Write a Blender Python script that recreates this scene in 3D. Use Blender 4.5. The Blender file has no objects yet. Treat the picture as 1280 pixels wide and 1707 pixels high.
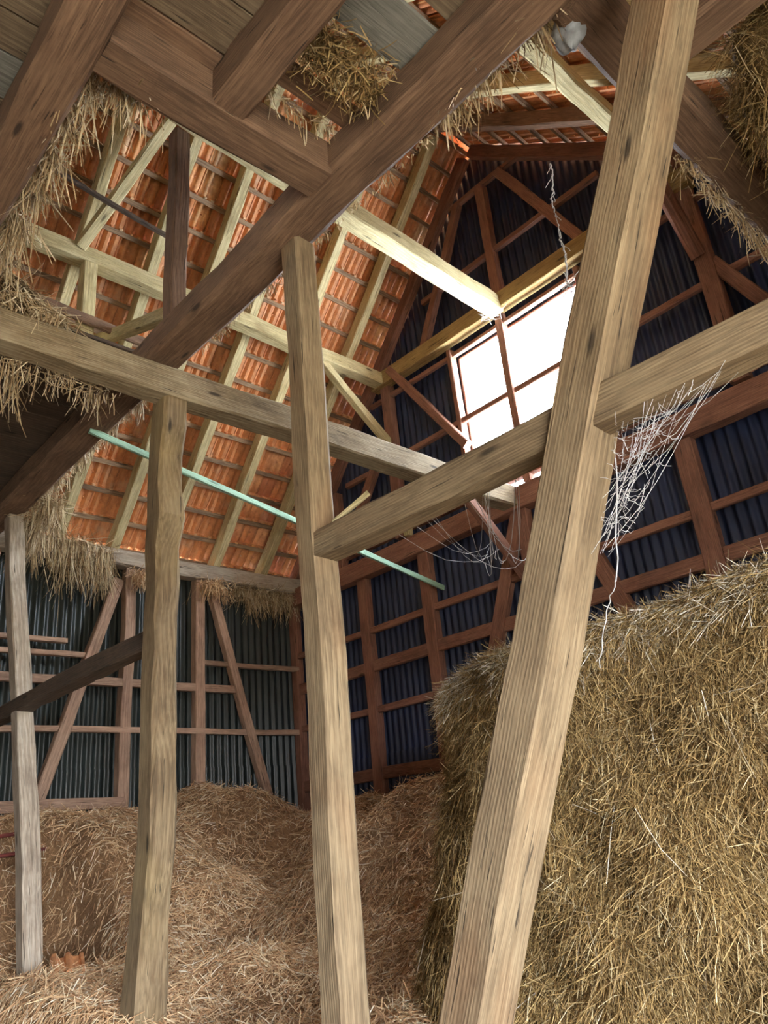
import bpy, math, random
import numpy as np
from mathutils import Matrix, Vector

random.seed(7)
rng = np.random.default_rng(11)
scene = bpy.context.scene
COL = scene.collection
EYE = 1.70            # camera height above the threshing floor; all z below are relative to the eye

# ------------------------------------------------------------------ camera
# axes of the building: X along the ridge (towards the far gable), Y across (towards the eaves wall), Z up
FPX = 1288.0
ROT = np.array([[0.7352, 0.1968, 0.6486],      # rows: world X, Y, Z in camera (right, down, forward)
                [-0.6716, 0.3412, 0.6578],
                [-0.0918, -0.9193, 0.3827]])
cam_d = bpy.data.cameras.new('camera')
cam_d.sensor_fit = 'VERTICAL'
cam_d.sensor_height = 24.0
cam_d.lens = 24.0 * FPX / 1707.0
cam_d.clip_start = 0.02
cam = bpy.data.objects.new('camera', cam_d)
COL.objects.link(cam)
r_, d_, f_ = ROT[:, 0], ROT[:, 1], ROT[:, 2]
m = Matrix(((r_[0], -d_[0], -f_[0], 0), (r_[1], -d_[1], -f_[1], 0), (r_[2], -d_[2], -f_[2], EYE), (0, 0, 0, 1)))
q = m.to_quaternion()
cam.rotation_mode = 'QUATERNION'
cam.rotation_quaternion = q
cam.location = (0, 0, EYE)
scene.camera = cam

# ------------------------------------------------------------------ world, light, exposure
WORLD_STRENGTH = 1.0
EXPOSURE = 5.7
w = bpy.data.worlds.new('sky')
scene.world = w
w.use_nodes = True
bg = w.node_tree.nodes['Background']
bg.inputs['Color'].default_value = (0.90, 0.95, 1.0, 1)
bg.inputs['Strength'].default_value = WORLD_STRENGTH
vs = scene.view_settings
vs.view_transform = 'Standard'
vs.look = 'None'
vs.gamma = 1.0
vs.use_curve_mapping = False
vs.exposure = EXPOSURE
cy = scene.cycles
cy.max_bounces = 8
cy.diffuse_bounces = 6
cy.glossy_bounces = 3
cy.transparent_max_bounces = 8
cy.sample_clamp_indirect = 4.0
cy.caustics_reflective = False
cy.caustics_refractive = False

GATE_X0, GATE_X1, GATE_Z1 = -2.2, 1.5, 1.15       # open barn gate in the right-hand wall
WIN_Y0, WIN_Y1, WIN_Z0, WIN_Z1 = 3.12, 4.82, 3.20, 5.10
XG = 6.27                                          # far gable
YL = 8.26                                          # eaves wall on the left
YR = -3.25                                         # eaves wall on the right
XB = -3.4                                          # gable behind the camera


def portal(loc, sx, sy, direction):
    l = bpy.data.lights.new('daylight_portal', 'AREA')
    l.shape = 'RECTANGLE'
    l.size, l.size_y = sx, sy
    l.cycles.is_portal = True
    o = bpy.data.objects.new('daylight_portal', l)
    o.location = (loc[0], loc[1], loc[2] + EYE)
    o.rotation_euler = Vector(direction).to_track_quat('-Z', 'Y').to_euler()
    COL.objects.link(o)


portal((XG + 0.12, (WIN_Y0 + WIN_Y1) / 2, (WIN_Z0 + WIN_Z1) / 2), WIN_Y1 - WIN_Y0 + .1, WIN_Z1 - WIN_Z0 + .1, (-1, 0, 0))
portal(((GATE_X0 + GATE_X1) / 2, YR - 0.12, (GATE_Z1 - EYE) / 2), GATE_X1 - GATE_X0 + .1, GATE_Z1 + EYE + .1, (0, 1, 0))


# ------------------------------------------------------------------ node helpers
class NT:
    def __init__(self, name):
        self.mat = bpy.data.materials.new(name)
        self.mat.use_nodes = True
        self.t = self.mat.node_tree
        self.bsdf = self.t.nodes['Principled BSDF']
        self.out = self.t.nodes['Material Output']

    def n(self, typ, **kw):
        nd = self.t.nodes.new(typ)
        for k, v in kw.items():
            if k.startswith('i_'):
                key = k[2:]
                key = int(key) if key.isdigit() else key.replace('_', ' ')
                nd.inputs[key].default_value = v
            else:
                setattr(nd, k, v)
        return nd

    def l(self, a, b):
        self.t.links.new(a, b)

    def ramp(self, fac, stops):
        r = self.n('ShaderNodeValToRGB')
        els = r.color_ramp.elements
        while len(els) < len(stops):
            els.new(0.5)
        for e, (p, c) in zip(els, stops):
            e.position = p
            e.color = (c[0], c[1], c[2], 1) if len(c) == 3 else c
        self.l(fac, r.inputs['Fac'])
        return r.outputs['Color']

    def mix(self, fac, a, b, blend='MIX'):
        x = self.n('ShaderNodeMix', data_type='RGBA', blend_type=blend)
        for s, v in ((x.inputs[0], fac), (x.inputs[6], a), (x.inputs[7], b)):
            if hasattr(v, 'links'):
                self.l(v, s)
            elif isinstance(v, (int, float)):
                s.default_value = v
            else:
                s.default_value = (*v, 1)
        return x.outputs[2]

    def math(self, op, a, b=0.0, clamp=False):
        x = self.n('ShaderNodeMath', operation=op, use_clamp=clamp)
        for s, v in ((x.inputs[0], a), (x.inputs[1], b)):
            if hasattr(v, 'links'):
                self.l(v, s)
            else:
                s.default_value = v
        return x.outputs[0]

    def bump(self, h, strength=0.3, dist=0.01):
        b = self.n('ShaderNodeBump', i_Strength=strength, i_Distance=dist)
        self.l(h, b.inputs['Height'])
        self.l(b.outputs[0], self.bsdf.inputs['Normal'])


def srgb(r, g, b):
    f = lambda c: (c / 255 / 12.92) if c / 255 <= 0.04045 else ((c / 255 + 0.055) / 1.055) ** 2.4
    return (f(r), f(g), f(b))


def wood(name, light, mid, dark, stain=None, stain_amt=0.0, rough=0.85):
    """weathered timber, the grain along the local Z of each timber"""
    N = NT(name)
    tc = N.n('ShaderNodeTexCoord')
    oi = N.n('ShaderNodeObjectInfo')
    off = N.n('ShaderNodeVectorMath', operation='SCALE')
    off.inputs[0].default_value = (3.1, 7.7, 23.0)
    N.l(oi.outputs['Random'], off.inputs['Scale'])
    add = N.n('ShaderNodeVectorMath', operation='ADD')
    N.l(tc.outputs['Object'], add.inputs[0])
    N.l(off.outputs[0], add.inputs[1])

    def mp(s):
        x = N.n('ShaderNodeMapping')
        x.inputs['Scale'].default_value = s
        N.l(add.outputs[0], x.inputs['Vector'])
        return x.outputs[0]

    def noise(s, detail=4, rgh=0.55, dist=0.0):
        x = N.n('ShaderNodeTexNoise', i_Scale=1.0, i_Detail=detail, i_Roughness=rgh, i_Distortion=dist)
        N.l(mp(s), x.inputs['Vector'])
        return x.outputs['Fac']
    wave = N.n('ShaderNodeTexWave', wave_type='RINGS', rings_direction='Z', i_Scale=1.0, i_Distortion=4.0, i_Detail=3.0, i_Detail_Scale=1.0)
    N.l(mp((24, 24, 2.4)), wave.inputs['Vector'])
    fine = noise((190, 190, 6.0), 3, 0.6)
    streak = noise((58, 58, 3.0), 6, 0.68)
    broad = noise((8, 8, 1.2), 4, 0.6)
    blot = noise((4.0, 4.0, 2.4), 5, 0.65)
    crack = noise((70, 70, 3.2), 2, 0.5, 0.3)
    mixv = N.math('ADD', N.math('ADD', N.math('MULTIPLY', broad, 0.42), N.math('MULTIPLY', streak, 0.46)), N.math('MULTIPLY', wave.outputs['Fac'], 0.12))
    c = N.ramp(mixv, [(0.25, dark), (0.46, mid), (0.70, light)])
    c = N.mix(N.ramp(fine, [(0.36, (0.7,) * 3), (0.58, (0, 0, 0))]), c, tuple(v * 0.45 for v in mid))
    c = N.mix(N.ramp(blot, [(0.48, (0, 0, 0)), (0.72, (0.5,) * 3)]), c, light)
    c = N.mix(N.ramp(blot, [(0.28, (0.6,) * 3), (0.44, (0, 0, 0))]), c, dark)
    if stain:
        c = N.mix(N.ramp(noise((2.2, 2.2, 0.8), 2), [(0.5, (0, 0, 0)), (0.75, (stain_amt,) * 3)]), c, stain)
    ck = N.ramp(crack, [(0.27, (0.85,) * 3), (0.33, (0, 0, 0))])
    c = N.mix(ck, c, tuple(v * 0.25 for v in dark))
    # knots
    vo = N.n('ShaderNodeTexVoronoi', i_Scale=1.0)
    N.l(mp((6, 6, 1.5)), vo.inputs['Vector'])
    kn = N.ramp(vo.outputs['Distance'], [(0.05, (0.9,) * 3), (0.11, (0, 0, 0))])
    c = N.mix(kn, c, tuple(v * 0.4 for v in dark))
    hs = N.n('ShaderNodeHueSaturation')
    N.l(c, hs.inputs['Color'])
    N.l(N.math('ADD', N.math('MULTIPLY', oi.outputs['Random'], 0.24), 0.88), hs.inputs['Value'])
    N.l(hs.outputs[0], N.bsdf.inputs['Base Color'])
    N.bsdf.inputs['Roughness'].default_value = rough
    h = N.math('SUBTRACT', N.math('ADD', N.math('MULTIPLY', fine, 0.35), N.math('MULTIPLY', wave.outputs['Fac'], 0.25)), ck)
    N.bump(h, 0.45, 0.006)
    return N.mat


M = {}
M['post'] = wood('weathered_post_wood', srgb(172, 152, 121), srgb(138, 117, 90), srgb(82, 67, 51), srgb(152, 98, 56), 0.5)
M['crook'] = wood('grey_crooked_wood', srgb(190, 176, 148), srgb(146, 126, 96), srgb(88, 72, 52))
M['greypost'] = wood('grey_brown_post_wood', srgb(168, 148, 116), srgb(130, 108, 80), srgb(78, 63, 46), srgb(186, 162, 110), 0.5)
M['strutgrey'] = wood('pale_grey_strut_wood', srgb(206, 196, 180), srgb(176, 160, 142), srgb(112, 96, 82))
M['brown'] = wood('old_brown_wood', srgb(150, 119, 94), srgb(120, 92, 72), srgb(74, 56, 44))
M['pale'] = wood('pale_softwood', srgb(226, 214, 170), srgb(200, 184, 136), srgb(142, 122, 84))
M['red'] = wood('reddish_brown_wood', srgb(172, 124, 102), srgb(142, 97, 79), srgb(88, 60, 50))
M['golden'] = wood('golden_wood', srgb(206, 176, 116), srgb(174, 142, 90), srgb(112, 88, 56))
M['wall'] = wood('pinkish_grey_wood', srgb(206, 174, 150), srgb(176, 142, 120), srgb(110, 86, 70))
M['dark'] = wood('dark_wood', srgb(104, 86, 70), srgb(80, 64, 52), srgb(46, 38, 32))  # darker wood tone for the side loft, left rail and cross lath
M['batten'] = wood('batten_wood', srgb(176, 150, 118), srgb(140, 112, 86), srgb(84, 64, 48))
M['board'] = wood('loft_board_wood', srgb(140, 122, 98), srgb(112, 94, 74), srgb(66, 55, 44))
M['greyboard'] = wood('grey_loft_board', srgb(150, 148, 140), srgb(122, 120, 112), srgb(84, 82, 76))
M['green'] = wood('pale_green_painted_lath', srgb(190, 226, 200), srgb(164, 206, 180), srgb(126, 160, 136))
M['redpaint'] = wood('red_painted_board', srgb(140, 70, 60), srgb(112, 52, 46), srgb(70, 34, 30))


def tile_mat():
    N = NT('clay_tile')
    g = N.n('ShaderNodeNewGeometry')
    tc = N.n('ShaderNodeTexCoord')
    r = g.outputs['Random Per Island']
    c = N.ramp(r, [(0.0, srgb(190, 116, 74)), (0.25, srgb(218, 148, 92)), (0.5, srgb(234, 172, 112)), (0.72, srgb(204, 128, 88)), (0.88, srgb(240, 186, 126)), (1.0, srgb(220, 200, 164))])
    nz = N.n('ShaderNodeTexNoise', i_Scale=14.0, i_Detail=5.0, i_Roughness=0.65)
    N.l(tc.outputs['Object'], nz.inputs['Vector'])
    n2 = N.n('ShaderNodeTexNoise', i_Scale=3.3, i_Detail=3.0)
    N.l(g.outputs['Position'], n2.inputs['Vector'])
    c = N.mix(N.ramp(nz.outputs['Fac'], [(0.38, (0.5,) * 3), (0.62, (0, 0, 0))]), c, srgb(160, 96, 66))
    c = N.mix(N.ramp(n2.outputs['Fac'], [(0.58, (0, 0, 0)), (0.75, (0.55,) * 3)]), c, srgb(206, 186, 158))
    N.l(c, N.bsdf.inputs['Base Color'])
    N.bsdf.inputs['Roughness'].default_value = 0.6
    N.bump(nz.outputs['Fac'], 0.2, 0.003)
    return N.mat


def straw_mat(name, stops):
    N = NT(name)
    g = N.n('ShaderNodeNewGeometry')
    c = N.ramp(g.outputs['Random Per Island'], stops)
    nz = N.n('ShaderNodeTexNoise', i_Scale=1.6, i_Detail=4.0)
    N.l(g.outputs['Position'], nz.inputs['Vector'])
    c = N.mix(N.ramp(nz.outputs['Fac'], [(0.32, (0.3,) * 3), (0.55, (0, 0, 0))]), c, tuple(v * .9 for v in stops[0][1]))
    N.l(c, N.bsdf.inputs['Base Color'])
    N.bsdf.inputs['Roughness'].default_value = 0.7
    return N.mat


def straw_base_mat(name, dark, mid, light):
    N = NT(name)
    tc = N.n('ShaderNodeTexCoord')
    a = N.n('ShaderNodeTexNoise', i_Scale=38.0, i_Detail=6.0, i_Roughness=0.75, i_Distortion=2.0)
    b = N.n('ShaderNodeTexNoise', i_Scale=3.0, i_Detail=4.0)
    N.l(tc.outputs['Object'], a.inputs['Vector'])
    N.l(tc.outputs['Object'], b.inputs['Vector'])
    c = N.ramp(a.outputs['Fac'], [(0.3, dark), (0.5, mid), (0.7, light)])
    c = N.mix(N.ramp(b.outputs['Fac'], [(0.4, (0.5,) * 3), (0.65, (0, 0, 0))]), c, dark)
    N.l(c, N.bsdf.inputs['Base Color'])
    N.bsdf.inputs['Roughness'].default_value = 0.95
    N.bump(a.outputs['Fac'], 0.9, 0.03)
    return N.mat


def plain(name, col, rough=0.8, metal=0.0, nscale=6.0, var=0.35):
    N = NT(name)
    tc = N.n('ShaderNodeTexCoord')
    a = N.n('ShaderNodeTexNoise', i_Scale=nscale, i_Detail=5.0)
    N.l(tc.outputs['Object'], a.inputs['Vector'])
    c = N.ramp(a.outputs['Fac'], [(0.3, tuple(v * (1 - var) for v in col)), (0.7, tuple(min(1, v * (1 + var)) for v in col))])
    N.l(c, N.bsdf.inputs['Base Color'])
    N.bsdf.inputs['Roughness'].default_value = rough
    N.bsdf.inputs['Metallic'].default_value = metal
    return N.mat


M['tile'] = tile_mat()
M['straw'] = straw_mat('straw', [(0.0, srgb(146, 108, 76)), (0.3, srgb(200, 158, 116)), (0.6, srgb(226, 190, 146)), (0.85, srgb(238, 214, 174)), (1.0, srgb(248, 238, 216))])
M['hay'] = straw_mat('hay', [(0.0, srgb(86, 68, 40)), (0.3, srgb(136, 108, 64)), (0.6, srgb(170, 140, 88)), (0.88, srgb(196, 168, 114)), (1.0, srgb(228, 212, 172))])
M['greystraw'] = straw_mat('dusty_straw', [(0.0, srgb(120, 96, 66)), (0.4, srgb(176, 150, 112)), (0.75, srgb(210, 190, 152)), (1.0, srgb(236, 226, 200))])
M['whitish'] = straw_mat('whitish_straw', [(0.0, srgb(150, 136, 112)), (0.4, srgb(200, 190, 168)), (0.75, srgb(228, 222, 208)), (1.0, srgb(244, 242, 236))])  # near-white tone for the stack's top edge and long stalks
M['strawbase'] = straw_base_mat('straw_mass', srgb(110, 78, 52), srgb(176, 136, 96), srgb(212, 174, 130))
M['haybase'] = straw_base_mat('hay_mass', srgb(64, 48, 22), srgb(116, 90, 48), srgb(158, 128, 74))
M['sheet'] = plain('dark_corrugated_sheet', srgb(33, 42, 70), 0.42, 0.0, 3.0, 0.3)  # near-black lifted to navy, holding the window's blue glare in the colour
M['sheet_left'] = plain('dark_green_corrugated_sheet', srgb(40, 46, 44), 0.36, 0.0, 3.0, 0.3)
M['web'] = plain('cobweb_silk', srgb(226, 228, 232), 0.9, 0, 5, 0.05)
M['dust'] = plain('grey_dust_web', srgb(160, 165, 170), 0.95, 0, 25, 0.3)
M['floor'] = plain('packed_clay_floor', srgb(110, 96, 80), 0.95, 0, 4, 0.3)
M['ground'] = plain('yard_gravel', srgb(176, 168, 152), 0.95, 0, 2, 0.15)
M['boards_wall'] = plain('dark_wall_boards', srgb(92, 80, 68), 0.9, 0, 3, 0.3)


def glass_mat():
    N = NT('dusty_window_pane')
    t = N.t
    tr = N.n('ShaderNodeBsdfTransparent')
    tr.inputs[0].default_value = (0.93, 0.95, 0.97, 1)
    tl = N.n('ShaderNodeBsdfTranslucent')
    tl.inputs[0].default_value = (0.9, 0.93, 0.96, 1)
    mx = N.n('ShaderNodeMixShader')
    mx.inputs[0].default_value = 0.2
    N.l(tr.outputs[0], mx.inputs[1])
    N.l(tl.outputs[0], mx.inputs[2])
    N.l(mx.outputs[0], N.out.inputs['Surface'])
    return N.mat


M['glass'] = glass_mat()


# ------------------------------------------------------------------ mesh helpers
def mesh_from(name, verts, faces, mat=None, smooth=False, mats=None, midx=None):
    me = bpy.data.meshes.new(name)
    me.from_pydata([tuple(v) for v in verts], [], faces)
    for mm in (mats or ([mat] if mat else [])):
        me.materials.append(mm)
    if midx is not None:
        me.polygons.foreach_set('material_index', midx)
    if smooth:
        me.polygons.foreach_set('use_smooth', [True] * len(me.polygons))
    me.update()
    return me


def quads_mesh(name, V, F, mats, midx=None, smooth=False):
    """V (n,3) array, F (m,4) array of quads; fast path"""
    me = bpy.data.meshes.new(name)
    V = np.asarray(V, np.float32)
    F = np.asarray(F, np.int32)
    me.vertices.add(len(V))
    me.vertices.foreach_set('co', V.ravel())
    me.loops.add(F.size)
    me.loops.foreach_set('vertex_index', F.ravel())
    me.polygons.add(len(F))
    me.polygons.foreach_set('loop_start', np.arange(0, F.size, 4, dtype=np.int32))
    me.polygons.foreach_set('loop_total', np.full(len(F), 4, np.int32))
    for mm in mats:
        me.materials.append(mm)
    if midx is not None:
        me.polygons.foreach_set('material_index', np.asarray(midx, np.int32))
    if smooth:
        me.polygons.foreach_set('use_smooth', np.ones(len(F), bool))
    me.update(calc_edges=True)
    me.validate()
    return me


def link(name, data, parent=None, mat4=None):
    o = bpy.data.objects.new(name, data)
    COL.objects.link(o)
    if mat4 is not None:
        o.matrix_world = mat4
    if parent is not None:
        o.parent = parent
        o.matrix_parent_inverse = Matrix.Identity(4)   # parents of parts stand at the origin
        if mat4 is not None:
            o.matrix_local = mat4
    return o


def tag(o, label=None, cat=None, group=None, kind=None):
    if label:
        o['label'] = label
    if cat:
        o['category'] = cat
    if group:
        o['group'] = group
    if kind:
        o['kind'] = kind
    return o


def P(x, y, z):
    return Vector((x, y, z + EYE))


def timber(name, p0, p1, wd, ht, mat, side=None, parent=None, wob=0.004, cham=0.008, seed=None, bulges=None, taper=1.0, endcut=0.0):
    """a hewn timber from p0 to p1 (centre line, eye-relative z); wd along `side`, ht across; chamfered and slightly uneven"""
    p0 = P(*p0)
    p1 = P(*p1)
    ax = (p1 - p0)
    L = ax.length
    ax.normalize()
    if side is None:
        side = (1, 0, 0) if abs(ax.x) < 0.8 else (0, 1, 0)
    sx = Vector(side)
    sx = (sx - ax * sx.dot(ax)).normalized()
    sy = ax.cross(sx)
    r = np.random.default_rng(abs(hash((round(p0.x, 2), round(p0.y, 2), round(p1.z, 2), round(L, 2)))) % 100000 if seed is None else seed)
    n = max(2, int(L / 0.22))
    a, b, c = wd / 2, ht / 2, cham
    prof = np.array([(-a + c, -b), (a - c, -b), (a, -b + c), (a, b - c), (a - c, b), (-a + c, b), (-a, b - c), (-a, -b + c)])
    ph = r.uniform(0, 6.28, 6)
    V = []
    for i in range(n + 1):
        t = i / n
        z = t * L
        k = 1 + (taper - 1) * t
        pr = prof * k
        dx = wob * (math.sin(z * 1.7 + ph[0]) + 0.6 * math.sin(z * 4.1 + ph[1]))
        dy = wob * (math.sin(z * 1.9 + ph[2]) + 0.6 * math.sin(z * 3.7 + ph[3]))
        j = r.normal(0, wob * 0.45, (8, 2))
        q_ = pr + j + (dx, dy)
        if bulges:
            for bz, bx, by, bw in bulges:
                g = math.exp(-((z - bz) / bw) ** 2)
                q_[:, 0] += np.where(np.sign(bx) * q_[:, 0] > 0, bx * g, 0)
                q_[:, 1] += np.where(np.sign(by) * q_[:, 1] > 0, by * g, 0)
        for v in q_:
            V.append((v[0], v[1], z))
    F = []
    for i in range(n):
        for k in range(8):
            k2 = (k + 1) % 8
            F.append((i * 8 + k, i * 8 + k2, (i + 1) * 8 + k2, (i + 1) * 8 + k))
    F.append(tuple(range(7, -1, -1)))
    F.append(tuple(range(n * 8, n * 8 + 8)))
    me = mesh_from(name, V, F, mat)
    m4 = Matrix(((sx.x, sy.x, ax.x, p0.x), (sx.y, sy.y, ax.y, p0.y), (sx.z, sy.z, ax.z, p0.z), (0, 0, 0, 1)))
    return link(name, me, parent, m4)


def structure(name):
    o = bpy.data.objects.new(name, None)
    o.empty_display_size = 0.2
    COL.objects.link(o)
    o['kind'] = 'structure'
    return o


def box_mesh(name, lo, hi, mat):
    x0, y0, z0 = lo
    x1, y1, z1 = hi
    V = [(x0, y0, z0), (x1, y0, z0), (x1, y1, z0), (x0, y1, z0), (x0, y0, z1), (x1, y0, z1), (x1, y1, z1), (x0, y1, z1)]
    F = [(0, 3, 2, 1), (4, 5, 6, 7), (0, 1, 5, 4), (1, 2, 6, 5), (2, 3, 7, 6), (3, 0, 4, 7)]
    return mesh_from(name, V, F, mat)


# ------------------------------------------------------------------ roof geometry
RY, RZ = 4.15, 7.68                                   # ridge (underside of the rafters)
TL, TR = 1.12, 0.86                                   # slopes, left and right
AL, AR = math.atan(TL), math.atan(TR)
RAFT_D, BAT_D = 0.155, 0.035


def roof_left_z(y):
    return RZ + TL * (RY - y)


def roof_right_z(y):
    return RZ - TR * (RY - y)


def roof_frame(sidename, x, s):
    """matrix: local x along the ridge, y down the slope, z outwards"""
    if sidename == 'L':
        d = Vector((0, math.cos(AL), -math.sin(AL)))
        nrm = Vector((0, math.sin(AL), math.cos(AL)))
        xx = Vector((1, 0, 0))
    else:
        d = Vector((0, -math.cos(AR), -math.sin(AR)))
        nrm = Vector((0, -math.sin(AR), math.cos(AR)))
        xx = Vector((-1, 0, 0))
    o = Vector((x, RY, RZ + EYE)) + d * s
    return Matrix(((xx.x, d.x, nrm.x, o.x), (xx.y, d.y, nrm.y, o.y), (xx.z, d.z, nrm.z, o.z), (0, 0, 0, 1)))


def on_roof(sidename, x, s, n):
    return (roof_frame(sidename, x, s) @ Vector((0, 0, n)))


def project(p):
    c = ROT.T @ np.array([p[0], p[1], p[2] - EYE])
    if c[2] < 0.05:
        return None
    return 640 + FPX * c[0] / c[2], 853.5 + FPX * c[1] / c[2], c[2]


# ------------------------------------------------------------------ the setting: floor, ground, walls
floor = link('floor', box_mesh('floor', (XB, YR, -0.12), (XG + .1, YL + .1, 0.0), M['floor']))
tag(floor, kind='structure')
yard = link('ground', box_mesh('ground', (-25, -40, -0.4), (25, YR - .05, -0.06), M['ground']))  # unseen; added outside the gate alone to cut light rising through it
tag(yard, kind='structure')

PITCH, AMP = 0.098, 0.016


def sheet(name, axis, a0, a1, pos, zlo, ztop_fn, mat, parent, out, lift=0.0):
    """one corrugated sheet standing upright: axis 'x' or 'y', from a0 to a1, its top following ztop_fn(a)"""
    n = max(8, int(round((a1 - a0) / PITCH * 8)))
    V, F = [], []
    for i in range(n + 1):
        a = a0 + (a1 - a0) * i / n
        off = pos + out * (AMP * math.sin(2 * math.pi * a / PITCH) + lift)
        zt = max(zlo + 0.01, ztop_fn(a))
        for z in (zlo, zt):
            V.append((a, off, z + EYE) if axis == 'x' else (off, a, z + EYE))
    for i in range(n):
        F.append((2 * i, 2 * i + 2, 2 * i + 3, 2 * i + 1))
    me = mesh_from(name, V, F, mat, smooth=True)
    return link(name, me, parent)


wall_left = structure('wall_left')
xs = np.arange(XB, XG, 0.88)
for i, x0 in enumerate(xs):
    x1 = min(XG, x0 + 0.88 + 0.05)
    for r, (za, zb) in enumerate(((-1.72, 0.9), (0.85, 3.28))):
        sheet('corrugated_sheet', 'x', x0, x1, YL, za, lambda a, zb=zb: zb, M['sheet_left'], wall_left, 1, 0.006 * (i % 2) + 0.012 * r)

wall_gable = structure('wall_gable')


def roof_under(y):
    return min(roof_left_z(y) + 0.275, roof_right_z(y) + 0.235)


ycols = [YR, -2.4, -1.5, -0.6, 0.3, 1.2, 2.09, WIN_Y0, 3.90, WIN_Y1, 5.72, 6.6, 7.45, YL + .02]
zrows = [-1.72, 0.8, WIN_Z0, WIN_Z1, 6.6, 8.2]
for i in range(len(ycols) - 1):
    for j in range(len(zrows) - 1):
        ya, yb, za, zb = ycols[i], ycols[i + 1], zrows[j], zrows[j + 1]
        if ya >= WIN_Y0 - .01 and yb <= WIN_Y1 + .01 and j == 2:
            continue
        if max(roof_under(ya), roof_under(yb), roof_under(min(max(RY, ya), yb))) <= za + 0.02:
            continue
        lap = 0.0 if (ya >= WIN_Y0 - .01 and yb <= WIN_Y1 + .01 and j == 1) else 0.04
        ya2 = ya if (j == 2 and abs(ya - WIN_Y1) < .01) else ya - .04
        yb2 = yb if (j == 2 and abs(yb - WIN_Y0) < .01) else yb + .04
        sheet('corrugated_sheet', 'y', ya2, yb2, XG, za, lambda a, zb=zb, lap=lap: min(zb + lap, roof_under(a)), M['sheet'], wall_gable, 1, 0.006 * (i % 2) + 0.012 * j)

wall_back = structure('wall_back')
wb = link('wall_boards', mesh_from('wall_boards', [(XB, YR, 0), (XB, YL, 0), (XB, YL, 3.3 + EYE), (XB, RY, RZ + EYE + .2), (XB, YR, roof_right_z(YR) + EYE + .2)],
          [(0, 1, 2, 3, 4)], M['boards_wall']), wall_back)
wall_right = structure('wall_right')
zr = roof_right_z(YR) + 0.15
for lo, hi in (((XB, -1.7), (GATE_X0, zr)), ((GATE_X1, -1.7), (XG, zr)), ((GATE_X0, GATE_Z1), (GATE_X1, zr))):
    link('wall_boards', box_mesh('wall_boards', (lo[0], YR - .04, lo[1] + EYE), (hi[0], YR, hi[1] + EYE), M['boards_wall']), wall_right)

# ---- timber framing of the left wall (studs, rails, braces are parts of the wall)
YS = YL - 0.10
for x, zb_, mt, wd in ((-2.2, -1.7, 'wall', .12), (-.8, -1.7, 'wall', .12), (0.6, -1.7, 'wall', .12), (2.3, -1.7, 'wall', .13), (3.80, -1.7, 'wall', .125), (4.70, -1.7, 'wall', .125), (6.17, -1.7, 'red', .12)):
    timber('stud', (x, YS, zb_), (x, YS, 3.10), wd, .12, M[mt], parent=wall_left)
timber('brace', (3.66, YS - .03, 2.95), (2.86, YS - .03, 0.38), .12, .10, M['wall'], parent=wall_left)
timber('brace', (4.88, YS - .03, 2.95), (5.64, YS - .03, 0.42), .11, .10, M['wall'], parent=wall_left)
for x0, x1, z, h in ((XB, 3.12, 2.19, .05), (XB, 3.55, 2.05, .05), (4.76, 6.15, 2.08, .055), (XB, 5.25, 1.78, .085), (XB, 6.2, 1.28, .06), (XB, 3.80, 0.55, .11)):
    timber('rail', (x0, YS - .02 if h < .1 else YS - .05, z), (x1, YS - .02 if h < .1 else YS - .05, z), .07, h, M['wall'], side=(0, 1, 0), parent=wall_left, cham=.004)

# ---- timber framing of the far gable
XS = XG - 0.10


def gt(name, y0, z0, y1, z1, wd, dp=0.11, mat='red', dx=0.0):
    return timber(name, (XS + dx, y0, z0), (XS + dx, y1, z1), dp, wd, M[mat], side=(1, 0, 0), parent=wall_gable)


for y, z0, z1, wd in ((6.73, -1.7, 2.95, .15), (5.67, -1.7, 2.95, .16), (4.25, -1.7, 2.95, .15), (2.47, -1.7, 2.95, .17), (1.0, -1.7, 2.95, .15), (-0.6, -1.7, 2.95, .15), (5.98, 3.2, 5.3, .15), (1.86, 3.2, 5.75, .16),
                      (4.05, 5.45, 7.10, .12), (4.10, 3.18, 5.3, .09), (4.86, 3.2, 5.2, .06), (3.06, 3.2, 5.2, .06), (7.1, 3.15, 4.2, .10)):
    gt('stud', y, z0, y, z1, wd)
gt('tie_beam', 8.1, 3.02, -1.0, 3.02, .24, .15, dx=-.03)
gt('rail', 7.9, 3.28, 0.3, 3.28, .05, .09)
for y0, y1, z, h in ((8.1, -1, 2.25, .075), (8.1, -1, 1.82, .13), (8.1, -1, 1.32, .075), (8.1, -1, 0.62, .13), (8.1, -1, -.3, .1), (6.9, 1.0, 4.24, .07), (6.3, 1.6, 5.13, .055), (5.2, 2.6, 6.12, .07), (4.55, 3.4, 7.12, .07)):
    gt('rail', y0, z, y1, z, h, .06)
gt('collar_beam', 6.15, 5.36, 1.75, 5.36, .2, .14, 'golden', dx=-.05)
gt('brace', 5.80, 5.42, 4.74, 3.86, .10, .09, dx=-.10)
gt('brace', 3.76, 7.12, 2.94, 5.50, .12, .09)
gt('brace', 4.42, 7.12, 5.25, 5.50, .10, .09)
gt('brace', 4.30, 2.90, 5.10, 1.0, .15, .09)
gt('brace', 3.80, 2.90, 3.18, 1.2, .15, .09)
gt('brace', 7.15, 3.15, 6.1, 4.6, .12, .09)
gt('brace', 1.2, 3.15, 1.8, 4.4, .12, .09)

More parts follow.
